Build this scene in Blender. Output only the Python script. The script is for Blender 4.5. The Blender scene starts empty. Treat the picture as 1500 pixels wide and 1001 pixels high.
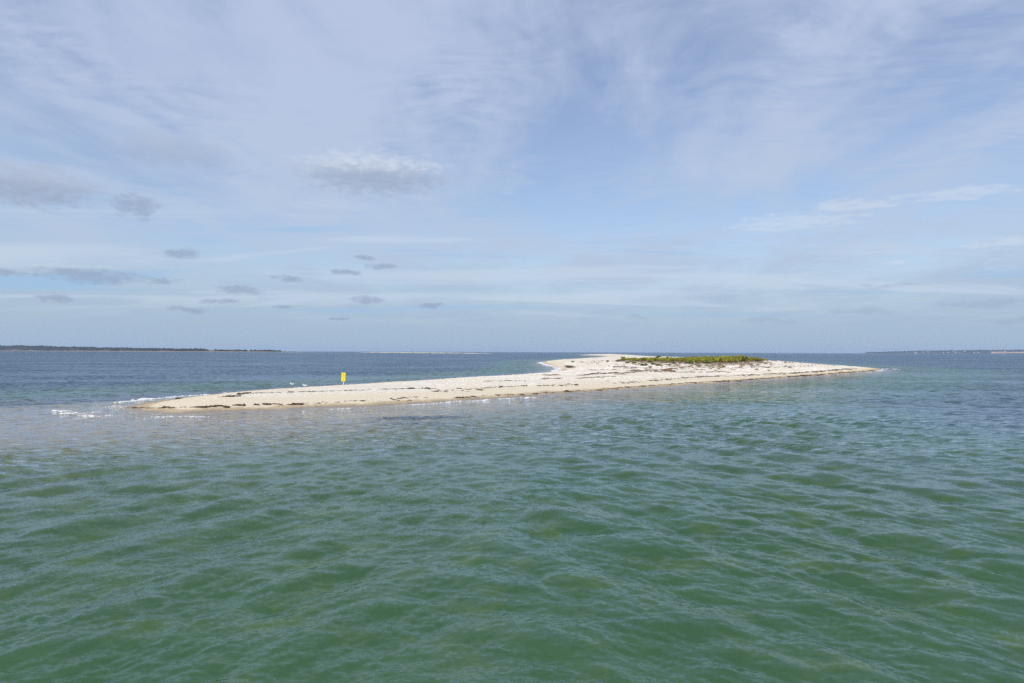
import bpy, bmesh, math, random
import numpy as np
from mathutils import Vector, Matrix

R = math.radians
rng = np.random.default_rng(11)
random.seed(11)
scene = bpy.context.scene
C = scene.collection

# ------------------------------------------------------------------ camera
EYE = np.array([0.0, 0.0, 5.5])
PITCH = math.atan(15.0 / 1000.0)        # looking very slightly up
ROLL = math.atan(5.0 / 1500.0)          # right side a touch low
cam_d = bpy.data.cameras.new("camera")
cam_d.sensor_width = 36.0
cam_d.lens = 24.0
cam_d.clip_start = 0.1
cam_d.clip_end = 60000.0
cam = bpy.data.objects.new("camera", cam_d)
C.objects.link(cam)
cam.matrix_world = (Matrix.Translation(Vector(EYE)) @ Matrix.Rotation(R(90) + PITCH, 4, 'X')
                    @ Matrix.Rotation(ROLL, 4, 'Z'))
scene.camera = cam

# ------------------------------------------------------------------ sun, exposure
SUN_EL, SUN_AZ = R(48), R(205)          # azimuth clockwise from +Y: behind the viewer, a little to the left
sd = bpy.data.lights.new("sun", 'SUN')
sd.energy = 3.6
sd.angle = R(0.6)
sd.color = (1.0, 0.955, 0.88)
sun = bpy.data.objects.new("sun", sd)
C.objects.link(sun)
sdir = Vector((math.sin(SUN_AZ) * math.cos(SUN_EL), math.cos(SUN_AZ) * math.cos(SUN_EL), math.sin(SUN_EL)))
sun.rotation_euler = (-sdir).to_track_quat('-Z', 'Y').to_euler()
scene.view_settings.view_transform = 'Standard'
scene.view_settings.look = 'None'
scene.view_settings.exposure = 0.0
scene.view_settings.gamma = 1.0
scene.render.engine = 'CYCLES'
scene.cycles.max_bounces = 8
scene.cycles.transparent_max_bounces = 12
scene.cycles.volume_bounces = 1
scene.cycles.use_denoising = False


# ------------------------------------------------------------------ node helpers
class NT:
    def __init__(self, tree):
        self.t = tree
        self.t.nodes.clear()

    def n(self, typ, **kw):
        nd = self.t.nodes.new(typ)
        for k, v in kw.items():
            setattr(nd, k, v)
        return nd

    def put(self, sock, v):
        if isinstance(v, bpy.types.NodeSocket):
            self.t.links.new(v, sock)
        elif v is not None:
            sock.default_value = v

    def m(self, op, a, b=None, c=None, clamp=False):
        nd = self.n('ShaderNodeMath', operation=op, use_clamp=clamp)
        for i, v in enumerate((a, b, c)):
            self.put(nd.inputs[i], v)
        return nd.outputs[0]

    def v(self, op, a, b=None, scale=None):
        nd = self.n('ShaderNodeVectorMath', operation=op)
        self.put(nd.inputs[0], a)
        if b is not None:
            self.put(nd.inputs[1], b)
        if scale is not None:
            self.put(nd.inputs['Scale'], scale)
        return nd.outputs[1] if op in ('DOT_PRODUCT', 'LENGTH', 'DISTANCE') else nd.outputs[0]

    def xyz(self, x, y, z=0.0):
        nd = self.n('ShaderNodeCombineXYZ')
        for i, q in enumerate((x, y, z)):
            self.put(nd.inputs[i], q)
        return nd.outputs[0]

    def sep(self, vec):
        nd = self.n('ShaderNodeSeparateXYZ')
        self.put(nd.inputs[0], vec)
        return nd.outputs

    def noise(self, vec, scale=1.0, detail=4.0, rough=0.55, dist=0.0, color=False, dims='2D'):
        nd = self.n('ShaderNodeTexNoise', noise_dimensions=dims)
        self.put(nd.inputs['Vector'], vec)
        self.put(nd.inputs['Scale'], scale)
        self.put(nd.inputs['Detail'], detail)
        self.put(nd.inputs['Roughness'], rough)
        self.put(nd.inputs['Distortion'], dist)
        return nd.outputs['Color'] if color else nd.outputs['Fac']

    def ss(self, x, a, b, lo=0.0, hi=1.0):
        nd = self.n('ShaderNodeMapRange', interpolation_type='SMOOTHSTEP')
        self.put(nd.inputs[0], x)
        for i, q in enumerate((a, b, lo, hi)):
            self.put(nd.inputs[1 + i], q)
        return nd.outputs[0]

    def mix(self, f, a, b):
        nd = self.n('ShaderNodeMix', data_type='RGBA')
        self.put(nd.inputs[0], f)
        self.put(nd.inputs[6], a if isinstance(a, bpy.types.NodeSocket) else (*a, 1.0))
        self.put(nd.inputs[7], b if isinstance(b, bpy.types.NodeSocket) else (*b, 1.0))
        return nd.outputs[2]

    def shmix(self, f, a, b):
        nd = self.n('ShaderNodeMixShader')
        self.put(nd.inputs[0], f)
        self.t.links.new(a, nd.inputs[1])
        self.t.links.new(b, nd.inputs[2])
        return nd.outputs[0]

    def attr(self, name):
        return self.n('ShaderNodeAttribute', attribute_name=name).outputs['Fac']

    def pos(self):
        return self.n('ShaderNodeNewGeometry').outputs['Position']


def mat(name):
    m = bpy.data.materials.new(name)
    m.use_nodes = True
    return m, NT(m.node_tree)


def principled(nt, color, rough=0.9, spec=0.2, bump=None, bump_d=0.02):
    p = nt.n('ShaderNodeBsdfPrincipled')
    nt.put(p.inputs['Base Color'], color if isinstance(color, bpy.types.NodeSocket) else (*color, 1.0))
    nt.put(p.inputs['Roughness'], rough)
    nt.put(p.inputs['Specular IOR Level'], spec)
    if bump is not None:
        b = nt.n('ShaderNodeBump')
        nt.put(b.inputs['Height'], bump)
        nt.put(b.inputs['Distance'], bump_d)
        nt.t.links.new(b.outputs[0], p.inputs['Normal'])
    o = nt.n('ShaderNodeOutputMaterial')
    nt.t.links.new(p.outputs[0], o.inputs['Surface'])
    return p


# ------------------------------------------------------------------ sky
world = bpy.data.worlds.new("World")
scene.world = world
world.cycles.sampling_method = 'MANUAL'
world.cycles.sample_map_resolution = 512
world.use_nodes = True
w = NT(world.node_tree)
SKY = 0.1
sky = w.n('ShaderNodeTexSky', sky_type='NISHITA', sun_disc=False)
sky.sun_elevation = SUN_EL
sky.sun_rotation = SUN_AZ
sky.air_density = 1.0
sky.dust_density = 1.2
sky.ozone_density = 2.0
d = w.v('NORMALIZE', w.n('ShaderNodeTexCoord').outputs['Generated'])
dx, dy, dz = w.sep(d)
zc = w.m('MAXIMUM', dz, 0.0)
inv = w.m('DIVIDE', 1.0, w.m('ADD', zc, 0.07))
px_, py_ = w.m('MULTIPLY', dx, inv), w.m('MULTIPLY', dy, inv)


def cc(*c):
    return tuple(q / SKY for q in c)


# high veil: broad sheets, streaks running away from the viewer, fine ripples
PV = w.xyz(px_, py_, 0.0)


def pv(fx, fy, ox=0.0, oy=0.0, src=None):
    nd = w.n('ShaderNodeVectorMath', operation='MULTIPLY_ADD')
    w.t.links.new(src or PV, nd.inputs[0])
    nd.inputs[1].default_value = (fx, fy, 0)
    nd.inputs[2].default_value = (ox, oy, 0)
    return nd.outputs[0]


big = w.noise(pv(0.95, 0.60, 1.3, 4.4), 1.0, 4, 0.55, 0.3)
warp = w.v('SCALE', w.v('SUBTRACT', w.noise(pv(1.1, 1.1, 7, 3), 1.0, 2, 0.5, 0.0, color=True), (0.5, 0.5, 0.5)), scale=0.55)
PW = w.v('ADD', PV, warp)
streak = w.noise(pv(2.4, 0.85, 3.1, 9.0, PW), 1.0, 5, 0.62, 0.0)
ripple = w.noise(pv(7.0, 13.0, 5.2, 1.0, PW), 1.0, 3, 0.6, 0.0)
rip_mask = w.ss(w.noise(pv(1.3, 1.3, 11.0, 6.0), 1.0, 2, 0.5), 0.40, 0.62)
veil = w.m('ADD', w.m('MULTIPLY', big, 0.85), w.m('MULTIPLY', streak, 0.55))
veil = w.m('ADD', veil, w.m('MULTIPLY', w.m('SUBTRACT', ripple, 0.5), w.m('MULTIPLY_ADD', rip_mask, 0.26, 0.08)))
veil = w.ss(veil, 0.44, 0.92, 0.22, 1.0)
veil_col = w.mix(w.ss(dz, 0.05, 0.45), cc(0.475, 0.59, 0.755), cc(0.475, 0.56, 0.76))
base = w.n('ShaderNodeMix', data_type='RGBA', blend_type='MULTIPLY')
base.inputs[0].default_value = 1.0
w.t.links.new(sky.outputs[0], base.inputs[6])
base.inputs[7].default_value = (1.45, 1.40, 1.45, 1)
col = w.mix(veil, base.outputs[2], veil_col)
# pale band low over the sea
band = w.ss(dz, 0.0, 0.17, 0.95, 0.0)
col = w.mix(band, col, cc(0.375, 0.505, 0.645))
# thin bright streaks and blue gaps low in the sky
lown = w.noise(pv(0.33, 1.0, 21.0, 2.0), 1.0, 5, 0.55, 0.5)
lowz = w.m('MULTIPLY', w.ss(dz, 0.03, 0.08), w.ss(dz, 0.30, 0.13))
col = w.mix(w.m('MULTIPLY', w.m('MULTIPLY', w.ss(lown, 0.50, 0.68), lowz), 0.75), col, cc(0.56, 0.665, 0.80))
col = w.mix(w.m('MULTIPLY', w.m('MULTIPLY', w.ss(lown, 0.45, 0.32), lowz), 0.7), col, cc(0.34, 0.545, 0.81))

# scattered low clouds
AE = w.xyz(w.m('ARCTAN2', dx, dy), w.m('ARCSINE', dz), 0.0)
edge = w.noise(pv(24.0, 55.0, 2.0, 5.0, AE), 1.0, 3, 0.6, 0.0, color=True)
edge2 = w.noise(pv(60.0, 130.0, 2.0, 5.0, AE), 1.0, 5, 0.6, 0.0)
AEJ = w.v('ADD', AE, w.v('MULTIPLY', w.v('SUBTRACT', edge, (0.5, 0.5, 0.5)), (0.04, 0.014, 0)))
edge_s = w.m('MULTIPLY_ADD', edge2, 2.6, -1.3)


def px_dir(x, y):
    v = cam.matrix_world.to_3x3() @ Vector(((x - 750) / 1000.0, (500.5 - y) / 1000.0, -1.0))
    v.normalize()
    return math.atan2(v.x, v.y), math.asin(v.z)


def cloud(cx, cy, hw, hh):
    a0, e0 = px_dir(cx, cy)
    a1, _ = px_dir(cx + hw, cy)
    _, e1 = px_dir(cx, cy - hh)
    fa, fe = 1.0 / abs(a1 - a0), 1.0 / abs(e1 - e0)
    uv = pv(fa, fe, -a0 * fa, -e0 * fe, AEJ)
    return w.v('DOT_PRODUCT', uv, uv), uv


GREY = [(135, 405, 80, 12), (235, 411, 28, 6), (15, 397, 26, 6), (268, 371, 32, 8), (200, 303, 36, 17),
        (352, 425, 34, 7), (320, 441, 26, 5), (427, 409, 22, 5), (505, 399, 20, 5), (560, 391, 26, 5),
        (537, 441, 24, 6), (415, 451, 18, 4), (633, 447, 24, 4), (272, 454, 30, 4), 
        (80, 436, 26, 5), (498, 466, 13, 2.5), (540, 377, 18, 4)]
nearest = None
for c in GREY:
    q, _ = cloud(*c)
    nearest = q if nearest is None else w.m('MINIMUM', nearest, q)
g = w.ss(w.m('SUBTRACT', w.m('ADD', 1.0, edge_s), nearest), -0.5, 1.2)
col = w.mix(w.m('MULTIPLY', g, 0.72), col, cc(0.31, 0.385, 0.535))
# three bigger ones with a paler, sunlit upper side
for (c, op, lit) in (((548, 254, 104, 31), .85, 1.0), ((42, 272, 96, 31), .95, .3), ((250, 218, 80, 26), .45, .2)):
    q, uv = cloud(*c)
    g = w.m('MULTIPLY', w.ss(w.m('SUBTRACT', w.m('ADD', 1.0, edge_s), q), -0.7, 1.25), op)
    top = w.m('MULTIPLY', w.ss(w.m('MULTIPLY_ADD', edge_s, 0.35, w.sep(uv)[1]), -0.25, 0.65), lit)
    col = w.mix(g, col, w.mix(top, cc(0.355, 0.43, 0.575), cc(0.64, 0.71, 0.815)))
nearest = None
for c in ((1120, 470, 44, 5), (925, 465, 18, 3), (1265, 456, 60, 5), (1440, 446, 80, 7), (1310, 417, 55, 4), (1485, 470, 60, 6)):
    q, _ = cloud(*c)
    nearest = q if nearest is None else w.m('MINIMUM', nearest, q)
g = w.ss(w.m('SUBTRACT', w.m('ADD', 1.0, edge_s), nearest), -0.4, 1.3)
col = w.mix(w.m('MULTIPLY', g, 0.34), col, cc(0.31, 0.385, 0.535))
# wind-combed white wisps
nearest = None
for c in ((1160, 327, 130, 15), (1255, 301, 85, 14), (1400, 284, 120, 11), (1475, 355, 90, 13), (1310, 384, 24, 3)):
    q, _ = cloud(*c)
    nearest = q if nearest is None else w.m('MINIMUM', nearest, q)
comb = w.noise(pv(38.0, 210.0, 8.0, 2.0, AE), 1.0, 3, 0.6)
g = w.ss(w.m('SUBTRACT', w.m('ADD', 0.9, w.m('MULTIPLY_ADD', comb, 2.4, -1.2)), nearest), 0.0, 1.0)
col = w.mix(w.m('MULTIPLY', g, 0.5), col, cc(0.64, 0.72, 0.83))
bg = w.n('ShaderNodeBackground')
w.t.links.new(col, bg.inputs[0])
bg.inputs[1].default_value = SKY
wo = w.n('ShaderNodeOutputWorld')
w.t.links.new(bg.outputs[0], wo.inputs[0])


# ------------------------------------------------------------------ object helpers
def tag(o, label=None, cat=None, group=None, kind=None):
    if label:
        o["label"] = label
    if cat:
        o["category"] = cat
    if group:
        o["group"] = group
    if kind:
        o["kind"] = kind
    return o


def link(name, me, m=None, parent=None):
    o = bpy.data.objects.new(name, me)
    C.objects.link(o)
    if m is not None and me is not None and not me.materials:
        me.materials.append(m)
    if parent is not None:
        o.parent = parent
    return o


def mesh_np(name, verts, faces, smooth=True):
    """verts (n,3), faces (m,k) int array"""
    verts = np.asarray(verts, np.float32)
    faces = np.asarray(faces, np.int32)
    me = bpy.data.meshes.new(name)
    me.vertices.add(len(verts))
    me.vertices.foreach_set("co", verts.ravel())
    k = faces.shape[1]
    me.loops.add(faces.size)
    me.loops.foreach_set("vertex_index", faces.ravel())
    me.polygons.add(len(faces))
    me.polygons.foreach_set("loop_start", np.arange(0, faces.size, k, dtype=np.int32))
    if smooth:
        me.polygons.foreach_set("use_smooth", np.ones(len(faces), bool))
    me.update(calc_edges=True)
    return me


def fattr(me, name, arr):
    a = me.attributes.new(name, 'FLOAT', 'POINT')
    a.data.foreach_set("value", np.asarray(arr, np.float32))


def copy_tree(o, parent=None):
    c = o.copy()
    C.objects.link(c)
    c.parent = parent
    for ch in o.children:
        copy_tree(ch, c)
    return c


# value noise usable on arrays
_perm = np.random.default_rng(5).random((256, 256))


def vnoise(x, y):
    xi, yi = np.floor(x).astype(int), np.floor(y).astype(int)
    fx, fy = x - xi, y - yi
    fx, fy = fx * fx * (3 - 2 * fx), fy * fy * (3 - 2 * fy)
    a = _perm[xi % 256, yi % 256]
    b = _perm[(xi + 1) % 256, yi % 256]
    c = _perm[xi % 256, (yi + 1) % 256]
    e = _perm[(xi + 1) % 256, (yi + 1) % 256]
    return (a * (1 - fx) + b * fx) * (1 - fy) + (c * (1 - fx) + e * fx) * fy


def fbm(x, y, oct=4):
    s, amp, tot = 0.0, 1.0, 0.0
    for i in range(oct):
        s = s + amp * vnoise(x * 2 ** i + 17.3 * i, y * 2 ** i + 9.1 * i)
        tot += amp
        amp *= 0.5
    return s / tot


def sstep(x, a, b):
    t = np.clip((x - a) / (b - a), 0, 1)
    return t * t * (3 - 2 * t)


# ------------------------------------------------------------------ survey: sight line -> place on the ground
CM = np.array(cam.matrix_world.to_3x3())


def ray(x, y):
    v = CM @ np.array([(x - 750) / 1000.0, (500.5 - y) / 1000.0, -1.0])
    return v / np.linalg.norm(v)


def ground(x, y, z=0.0):
    v = ray(x, y)
    t = (z - EYE[2]) / v[2]
    return (EYE + v * t)[:2]


# island waterline (front shore west to east, then round the unseen far side and back along the lagoon)
FRONT = [(168, 599), (200, 605), (250, 608), (300, 607), (350, 604), (420, 601), (500, 598), (560, 596.5), (640, 591),
         (700, 587), (760, 582.5), (840, 576.5), (900, 573), (960, 569), (1000, 566), (1040, 563), (1100, 558.5),
         (1160, 554), (1220, 549.5), (1260, 546.3), (1284, 543.6), (1296, 541.3)]
BACKW = [(126, 232), (131, 255), (137, 300), (142, 400), (150, 560), (170, 800), (205, 1100), (235, 1350), (232, 1460), (195, 1480)]
LAGOON = [(846, 520.2), (862, 520.9), (880, 521.5), (888, 522.3), (870, 524), (850, 525.6), (820, 527.6), (800, 529), (792.5, 530.6),
          (794, 532.8), (804, 535.6), (815, 538.6), (820, 541.6), (812, 544.4), (795, 546.6), (770, 548.8), (740, 551.0),
          (700, 553.6), (640, 557.2), (600, 559.7), (500, 565.9), (430, 570), (360, 574), (330, 576.3), (300, 579), (270, 582), (230, 587.5), (195, 593)]
ctrl = [tuple(ground(*p)) for p in FRONT] + BACKW + [tuple(ground(*p)) for p in LAGOON]


def catmull(pts, per=4):
    P = np.array(pts)
    n = len(P)
    out = []
    for i in range(n):
        p0, p1, p2, p3 = P[i - 1], P[i], P[(i + 1) % n], P[(i + 2) % n]
        for k in range(per):
            t = k / per
            # centripetal-ish blend: keep it tight where spacing is uneven
            m1 = (p2 - p0) * 0.5 * min(1.0, np.linalg.norm(p2 - p1) / (np.linalg.norm(p1 - p0) + 1e-6)) if True else 0
            m2 = (p3 - p1) * 0.5 * min(1.0, np.linalg.norm(p2 - p1) / (np.linalg.norm(p3 - p2) + 1e-6))
            h00, h10 = 2 * t ** 3 - 3 * t ** 2 + 1, t ** 3 - 2 * t ** 2 + t
            h01, h11 = -2 * t ** 3 + 3 * t ** 2, t ** 3 - t ** 2
            out.append(h00 * p1 + h10 * m1 * 0.6 + h01 * p2 + h11 * m2 * 0.6)
    return np.array(out)


POLY = catmull(ctrl, 4)


def sdist(x, y):
    """signed distance to the waterline, positive on land"""
    x = np.asarray(x, float).ravel()
    y = np.asarray(y, float).ravel()
    best = np.full(x.shape, 1e18)
    inside = np.zeros(x.shape, bool)
    n = len(POLY)
    for i in range(n):
        ax, ay = POLY[i]
        bx, by = POLY[(i + 1) % n]
        ex, ey = bx - ax, by - ay
        t = np.clip(((x - ax) * ex + (y - ay) * ey) / (ex * ex + ey * ey + 1e-12), 0, 1)
        dd = (x - ax - t * ex) ** 2 + (y - ay - t * ey) ** 2
        np.minimum(best, dd, out=best)
        cond = (ay > y) != (by > y)
        if by != ay:
            xi = ex * (y - ay) / (by - ay) + ax
            inside ^= cond & (x < xi)
    s = np.sqrt(best)
    return np.where(inside, s, -s)


def terrain(x, y):
    shp = np.shape(x)
    x = np.asarray(x, float).ravel()
    y = np.asarray(y, float).ravel()
    s = sdist(x, y)
    s = s + (fbm(x * 0.21, y * 0.21, 3) - 0.5) * 1.1 * np.clip(y / 90, 0.6, 3)
    sp = np.clip(s, 0, None)
    land = 0.95 * (1 - np.exp(-(sp / 6.2) ** 1.45))
    main = sstep(y, 120, 185)
    land = land + main * 1.55 * sstep(sp, 10, 42)
    dune = np.exp(-(((x - 52) / 30) ** 2 + ((y - 240) / 34) ** 2))
    land = land + dune * 0.85
    # humps of wind-blown sand and small beach cusps
    land = land + sstep(sp, 3, 14) * ((fbm(x * 0.11, y * 0.11, 4) - 0.5) * (0.35 + 0.75 * main) + (fbm(x * 0.6, y * 0.6, 3) - 0.5) * (0.10 + 0.16 * main))
    far = sstep(y, 380, 800)
    land = land * (1 - 0.35 * far)
    u = np.clip(-s, 0, None)
    shoal = np.exp(-(((x + 38) / 25) ** 2 + ((y - 58) / 19) ** 2) ** 1.5)
    r = np.hypot(x, y)
    back = sstep(y - (0.62 * x + 104), 0, 14) * sstep(-x, -60, 10)
    dmax = 1.95 + 5.3 * back + 4.2 * sstep(x + 0.25 * (y - 40), 4, 46) * sstep(y, 24, 60) + 5.5 * sstep(y, 95, 150) * sstep(-x + 0.15 * y, 12, 40)
    dmax = dmax + 5 * sstep(r, 130, 420) + (fbm(x * 0.05, y * 0.05, 3) - 0.5) * 1.6 * np.exp(-r / 150)
    dmax = np.clip(dmax, 1.0, None) * (1 - 0.84 * shoal)
    L = 11 - 4.5 * sstep(x, 5, 45) - 5 * back + 36 * shoal
    depth = dmax * (1 - np.exp(-u / (dmax * L)))
    return np.where(s > 0, land, -depth).reshape(shp), s.reshape(shp)


def on_land(x, y):
    """where the sight line through a plate point meets the terrain"""
    v = ray(x, y)
    ts = np.concatenate([np.arange(40, 140, 0.25), np.arange(140, 420, 0.8), np.arange(420, 1600, 4)])
    P = EYE[None, :] + v[None, :] * (ts / np.hypot(v[0], v[1]))[:, None]
    h, s = terrain(P[:, 0], P[:, 1])
    h = np.maximum(h, 0.0)
    hit = np.nonzero(P[:, 2] <= h)[0]
    i = hit[0] if len(hit) else len(ts) - 1
    return P[i, 0], P[i, 1], float(h[i])


# ------------------------------------------------------------------ sand island and sea bed
def axis(segs):
    out = [segs[0][0]]
    for a, b, st in segs:
        n = max(1, int(round((b - a) / st)))
        out += list(np.linspace(a, b, n + 1)[1:])
    return np.array(out)


gx = axis([(-420, -90, 12), (-90, -62, 1.5), (-62, 150, 0.55), (150, 260, 2.5), (260, 520, 20)])
gy = axis([(-40, 40, 2.5), (40, 60, 0.8), (60, 135, 0.42), (135, 290, 0.8), (290, 620, 3), (620, 1560, 8), (1560, 1700, 40)])
GX, GY = np.meshgrid(gx, gy)
GH, GS = terrain(GX, GY)
nx, ny = len(gx), len(gy)
ii = (np.arange(ny - 1)[:, None] * nx + np.arange(nx - 1)[None, :]).ravel()
faces = np.stack([ii, ii + 1, ii + nx + 1, ii + nx], 1)
me = mesh_np("sand_island", np.stack([GX.ravel(), GY.ravel(), GH.ravel()], 1), faces)
fattr(me, "shore", GS.ravel())

m_sand, s = mat("sand")
P = s.pos()
X, Y, Z = s.sep(P)
sh = s.attr("shore")
n1 = s.noise(P, 0.35, 4, 0.6)
n2 = s.noise(P, 2.2, 4, 0.65)
n3 = s.noise(P, 9.0, 3, 0.7)
zj = s.m('ADD', Z, s.m('MULTIPLY_ADD', n1, 0.34, -0.17))
zj = s.m('ADD', zj, s.m('MULTIPLY_ADD', n2, 0.12, -0.06))
dry = s.mix(n2, (0.60, 0.515, 0.375), (0.69, 0.605, 0.46))
shelly = s.mix(s.ss(n2, 0.40, 0.62), (0.60, 0.535, 0.43), (0.78, 0.72, 0.62))
shelly = s.mix(s.m('MULTIPLY', s.ss(n3, 0.60, 0.72), 0.55), shelly, (0.33, 0.26, 0.20))
pebble = s.mix(s.ss(n3, 0.35, 0.65), (0.34, 0.26, 0.15), (0.56, 0.455, 0.295))
pebble = s.mix(s.ss(n2, 0.58, 0.70), pebble, (0.24, 0.165, 0.10))
wet = s.mix(n2, (0.235, 0.195, 0.15), (0.31, 0.26, 0.195))
subm = s.mix(n2, (0.42, 0.345, 0.235), (0.53, 0.44, 0.30))
seabed = s.mix(s.ss(n1, 0.38, 0.66), (0.16, 0.17, 0.07), (0.50, 0.46, 0.30))
c1 = s.mix(s.ss(Z, -1.6, -0.7), seabed, subm)
c1 = s.mix(s.ss(Z, -0.02, 0.02), c1, wet)
c1 = s.mix(s.ss(zj, 0.08, 0.15), c1, pebble)
c1 = s.mix(s.ss(zj, 0.20, 0.30), c1, dry)
patch = s.noise(s.v('MULTIPLY', P, (0.05, 0.16, 0.1)), 1.0, 4, 0.6)
up = s.m('MULTIPLY', s.ss(zj, 0.66, 0.86), s.ss(patch, 0.36, 0.52))
up = s.m('MAXIMUM', up, s.ss(zj, 1.15, 1.5))
c1 = s.mix(up, c1, shelly)
brown = s.m('MULTIPLY', s.m('MULTIPLY', s.ss(patch, 0.52, 0.66), s.ss(zj, 1.5, 2.0)), 0.6)
c1 = s.mix(brown, c1, (0.36, 0.285, 0.20))
bh = s.m('ADD', s.m('MULTIPLY', n2, 0.7), s.m('MULTIPLY', n3, 0.35))
principled(s, c1, s.ss(Z, 0.03, 0.16, 0.28, 0.95), 0.25, bh, 0.10)
island = link("sand_island", me, m_sand)
tag(island, "long pale sand island with a narrow spit, shelly beach and shallow sandy sea bed", "island", kind="structure")


# ------------------------------------------------------------------ sea
def wave_tile(N, L, lmin, lmax, ang, power, seed, slope):
    """periodic random sea: height and sideways shift; ang = travel direction, slope = rms steepness"""
    g = np.random.default_rng(seed)
    k1 = np.fft.fftfreq(N, L / N) * 2 * np.pi
    KX, KY = np.meshgrid(k1, k1)
    K = np.hypot(KX, KY)
    K[0, 0] = 1
    lam = 2 * np.pi / K
    band = np.clip((lam - lmin * 0.8) / (lmin * 0.2), 0, 1) * np.clip((lmax * 1.2 - lam) / (lmax * 0.2), 0, 1)
    cth = (KX * math.cos(ang) + KY * math.sin(ang)) / K
    A = K ** -2.0 * band * (np.abs(cth) ** power + 0.02)
    A[0, 0] = 0
    F = A * (g.normal(size=(N, N)) + 1j * g.normal(size=(N, N)))
    h = np.fft.ifft2(F)
    hx = np.fft.ifft2(1j * KX * F).real
    hy = np.fft.ifft2(1j * KY * F).real
    sc = slope / math.sqrt((hx ** 2 + hy ** 2).mean())
    Dx = np.fft.ifft2(-1j * KX / K * F).real
    Dy = np.fft.ifft2(-1j * KY / K * F).real
    return h.real * sc, Dx * sc, Dy * sc, L, N


def sample(tile, x, y, rot=0.0):
    h, Dx, Dy, L, N = tile
    c, s_ = math.cos(rot), math.sin(rot)
    u, v = (c * x + s_ * y) / L * N, (-s_ * x + c * y) / L * N
    ui, vi = np.floor(u).astype(int), np.floor(v).astype(int)
    fu, fv = u - ui, v - vi

    def tap(a):
        return ((a[vi % N, ui % N] * (1 - fu) + a[vi % N, (ui + 1) % N] * fu) * (1 - fv)
                + (a[(vi + 1) % N, ui % N] * (1 - fu) + a[(vi + 1) % N, (ui + 1) % N] * fu) * fv)
    hh, a, b = tap(h), tap(Dx), tap(Dy)
    return hh, c * a - s_ * b, s_ * a + c * b


AL, AR = math.atan2(-0.42, 0.90), math.atan2(0.48, 0.88)
T_left = wave_tile(512, 46.0, 1.2, 5.0, AL, 6, 1, 0.112)
T_right = wave_tile(512, 53.0, 1.2, 5.0, AR, 6, 2, 0.112)
T_cross = wave_tile(512, 41.0, 1.0, 4.0, R(80), 3, 3, 0.070)
T_sl = wave_tile(512, 15.7, 0.22, 1.2, AL - R(12), 5, 4, 0.135)
T_sr = wave_tile(512, 14.3, 0.22, 1.2, AR + R(10), 5, 5, 0.135)
T_sx = wave_tile(512, 11.3, 0.20, 1.0, R(75), 3, 6, 0.095)

fine = np.linspace(-R(45), R(45), 1150)
coarse = np.linspace(R(45), R(315), 90)[1:-1]
th = np.concatenate([fine, coarse])
rows_in = np.linspace(0.6, 8.6, 26)
inv_r = np.linspace(1 / 9.0, 1 / 150.0, 600)
rows_far = np.geomspace(152, 16000, 90)
rr = np.concatenate([rows_in, 1 / inv_r, rows_far])
RR, TH = np.meshgrid(rr, th, indexing='ij')
WX, WY = RR * np.sin(TH), RR * np.cos(TH)
near = (WY > -30) & (RR < 1700)
WH = np.full(RR.shape, -12.0)
WH[near] = terrain(WX[near], WY[near])[0]
depth = np.clip(-WH, 0, 40)
# patch of darker, more ruffled water close in front of the beach
ex, ey = ground(612, 612)
dark_mask = np.exp(-(((WX - ex) * 0.96 + (WY - ey) * 0.28) / 4.3) ** 4 - (((WY - ey) * 0.96 - (WX - ex) * 0.28) / 1.8) ** 4)
dark_mask = np.clip(dark_mask * (0.55 + 0.9 * (fbm(WX * 0.5, WY * 0.9, 3))), 0, 1)

dr = RR ** 2 / (5.5 * 683 * 1.35)
fA = 1 - sstep(dr, 0.55, 1.5)
fB = 1 - sstep(dr, 0.13, 0.42)
wl = 1 - sstep(WX / (RR + 1) + 0.12 * (fbm(WX * .05, WY * .05, 2) - .5), -0.25, 0.25)
shallow = np.tanh(np.clip(depth, 0, None) / 0.9) * 0.93 + 0.07
gust = 0.35 + 1.25 * fbm(WX * 0.075 + 4, WY * 0.075, 3)
gust2 = 0.45 + 1.1 * fbm(WX * 0.11 + 9, WY * 0.11, 3)
dz_, dx_, dy_ = 0, 0, 0
for tile, wt, rot in ((T_left, wl, 0), (T_right, 1 - wl, 0), (T_cross, 1.0 + 0 * wl, 0.2)):
    a, b, c = sample(tile, WX, WY, rot)
    k = wt * fA * shallow * gust
    dz_, dx_, dy_ = dz_ + a * k, dx_ + b * k, dy_ + c * k
for tile, wt, rot in ((T_sl, wl * 0.85 + 0.15, 0), (T_sr, 1 - wl * 0.85, 0), (T_sx, 1.0 + 0 * wl, 0.2)):
    a, b, c = sample(tile, WX, WY, rot)
    k = wt * fB * np.sqrt(shallow) * gust2
    dz_, dx_, dy_ = dz_ + a * k, dx_ + b * k * .35, dy_ + c * k * .35
CHOP = 1.0
V = np.stack([(WX + CHOP * dx_).ravel(), (WY + CHOP * dy_).ravel(), dz_.ravel()], 1)
nr, nc = RR.shape
i0 = np.arange(nr - 1)[:, None] * nc
j0 = np.arange(nc)[None, :]
a_ = (i0 + j0).ravel()
b_ = (i0 + (j0 + 1) % nc).ravel()
faces = np.stack([a_, b_, b_ + nc, a_ + nc], 1)
me = mesh_np("sea", V, faces)
fattr(me, "depth", depth.ravel())
fattr(me, "dark_patch", dark_mask.ravel())
fattr(me, "swell", (1 - fA).ravel())
fattr(me, "chop", (1 - fB).ravel())

m_sea, s = mat("sea_water")
P = s.pos()
X, Y, Z = s.sep(P)
dep = s.attr("depth")
dark_fac = s.attr("dark_patch")
geo = s.n('ShaderNodeNewGeometry')


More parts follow.
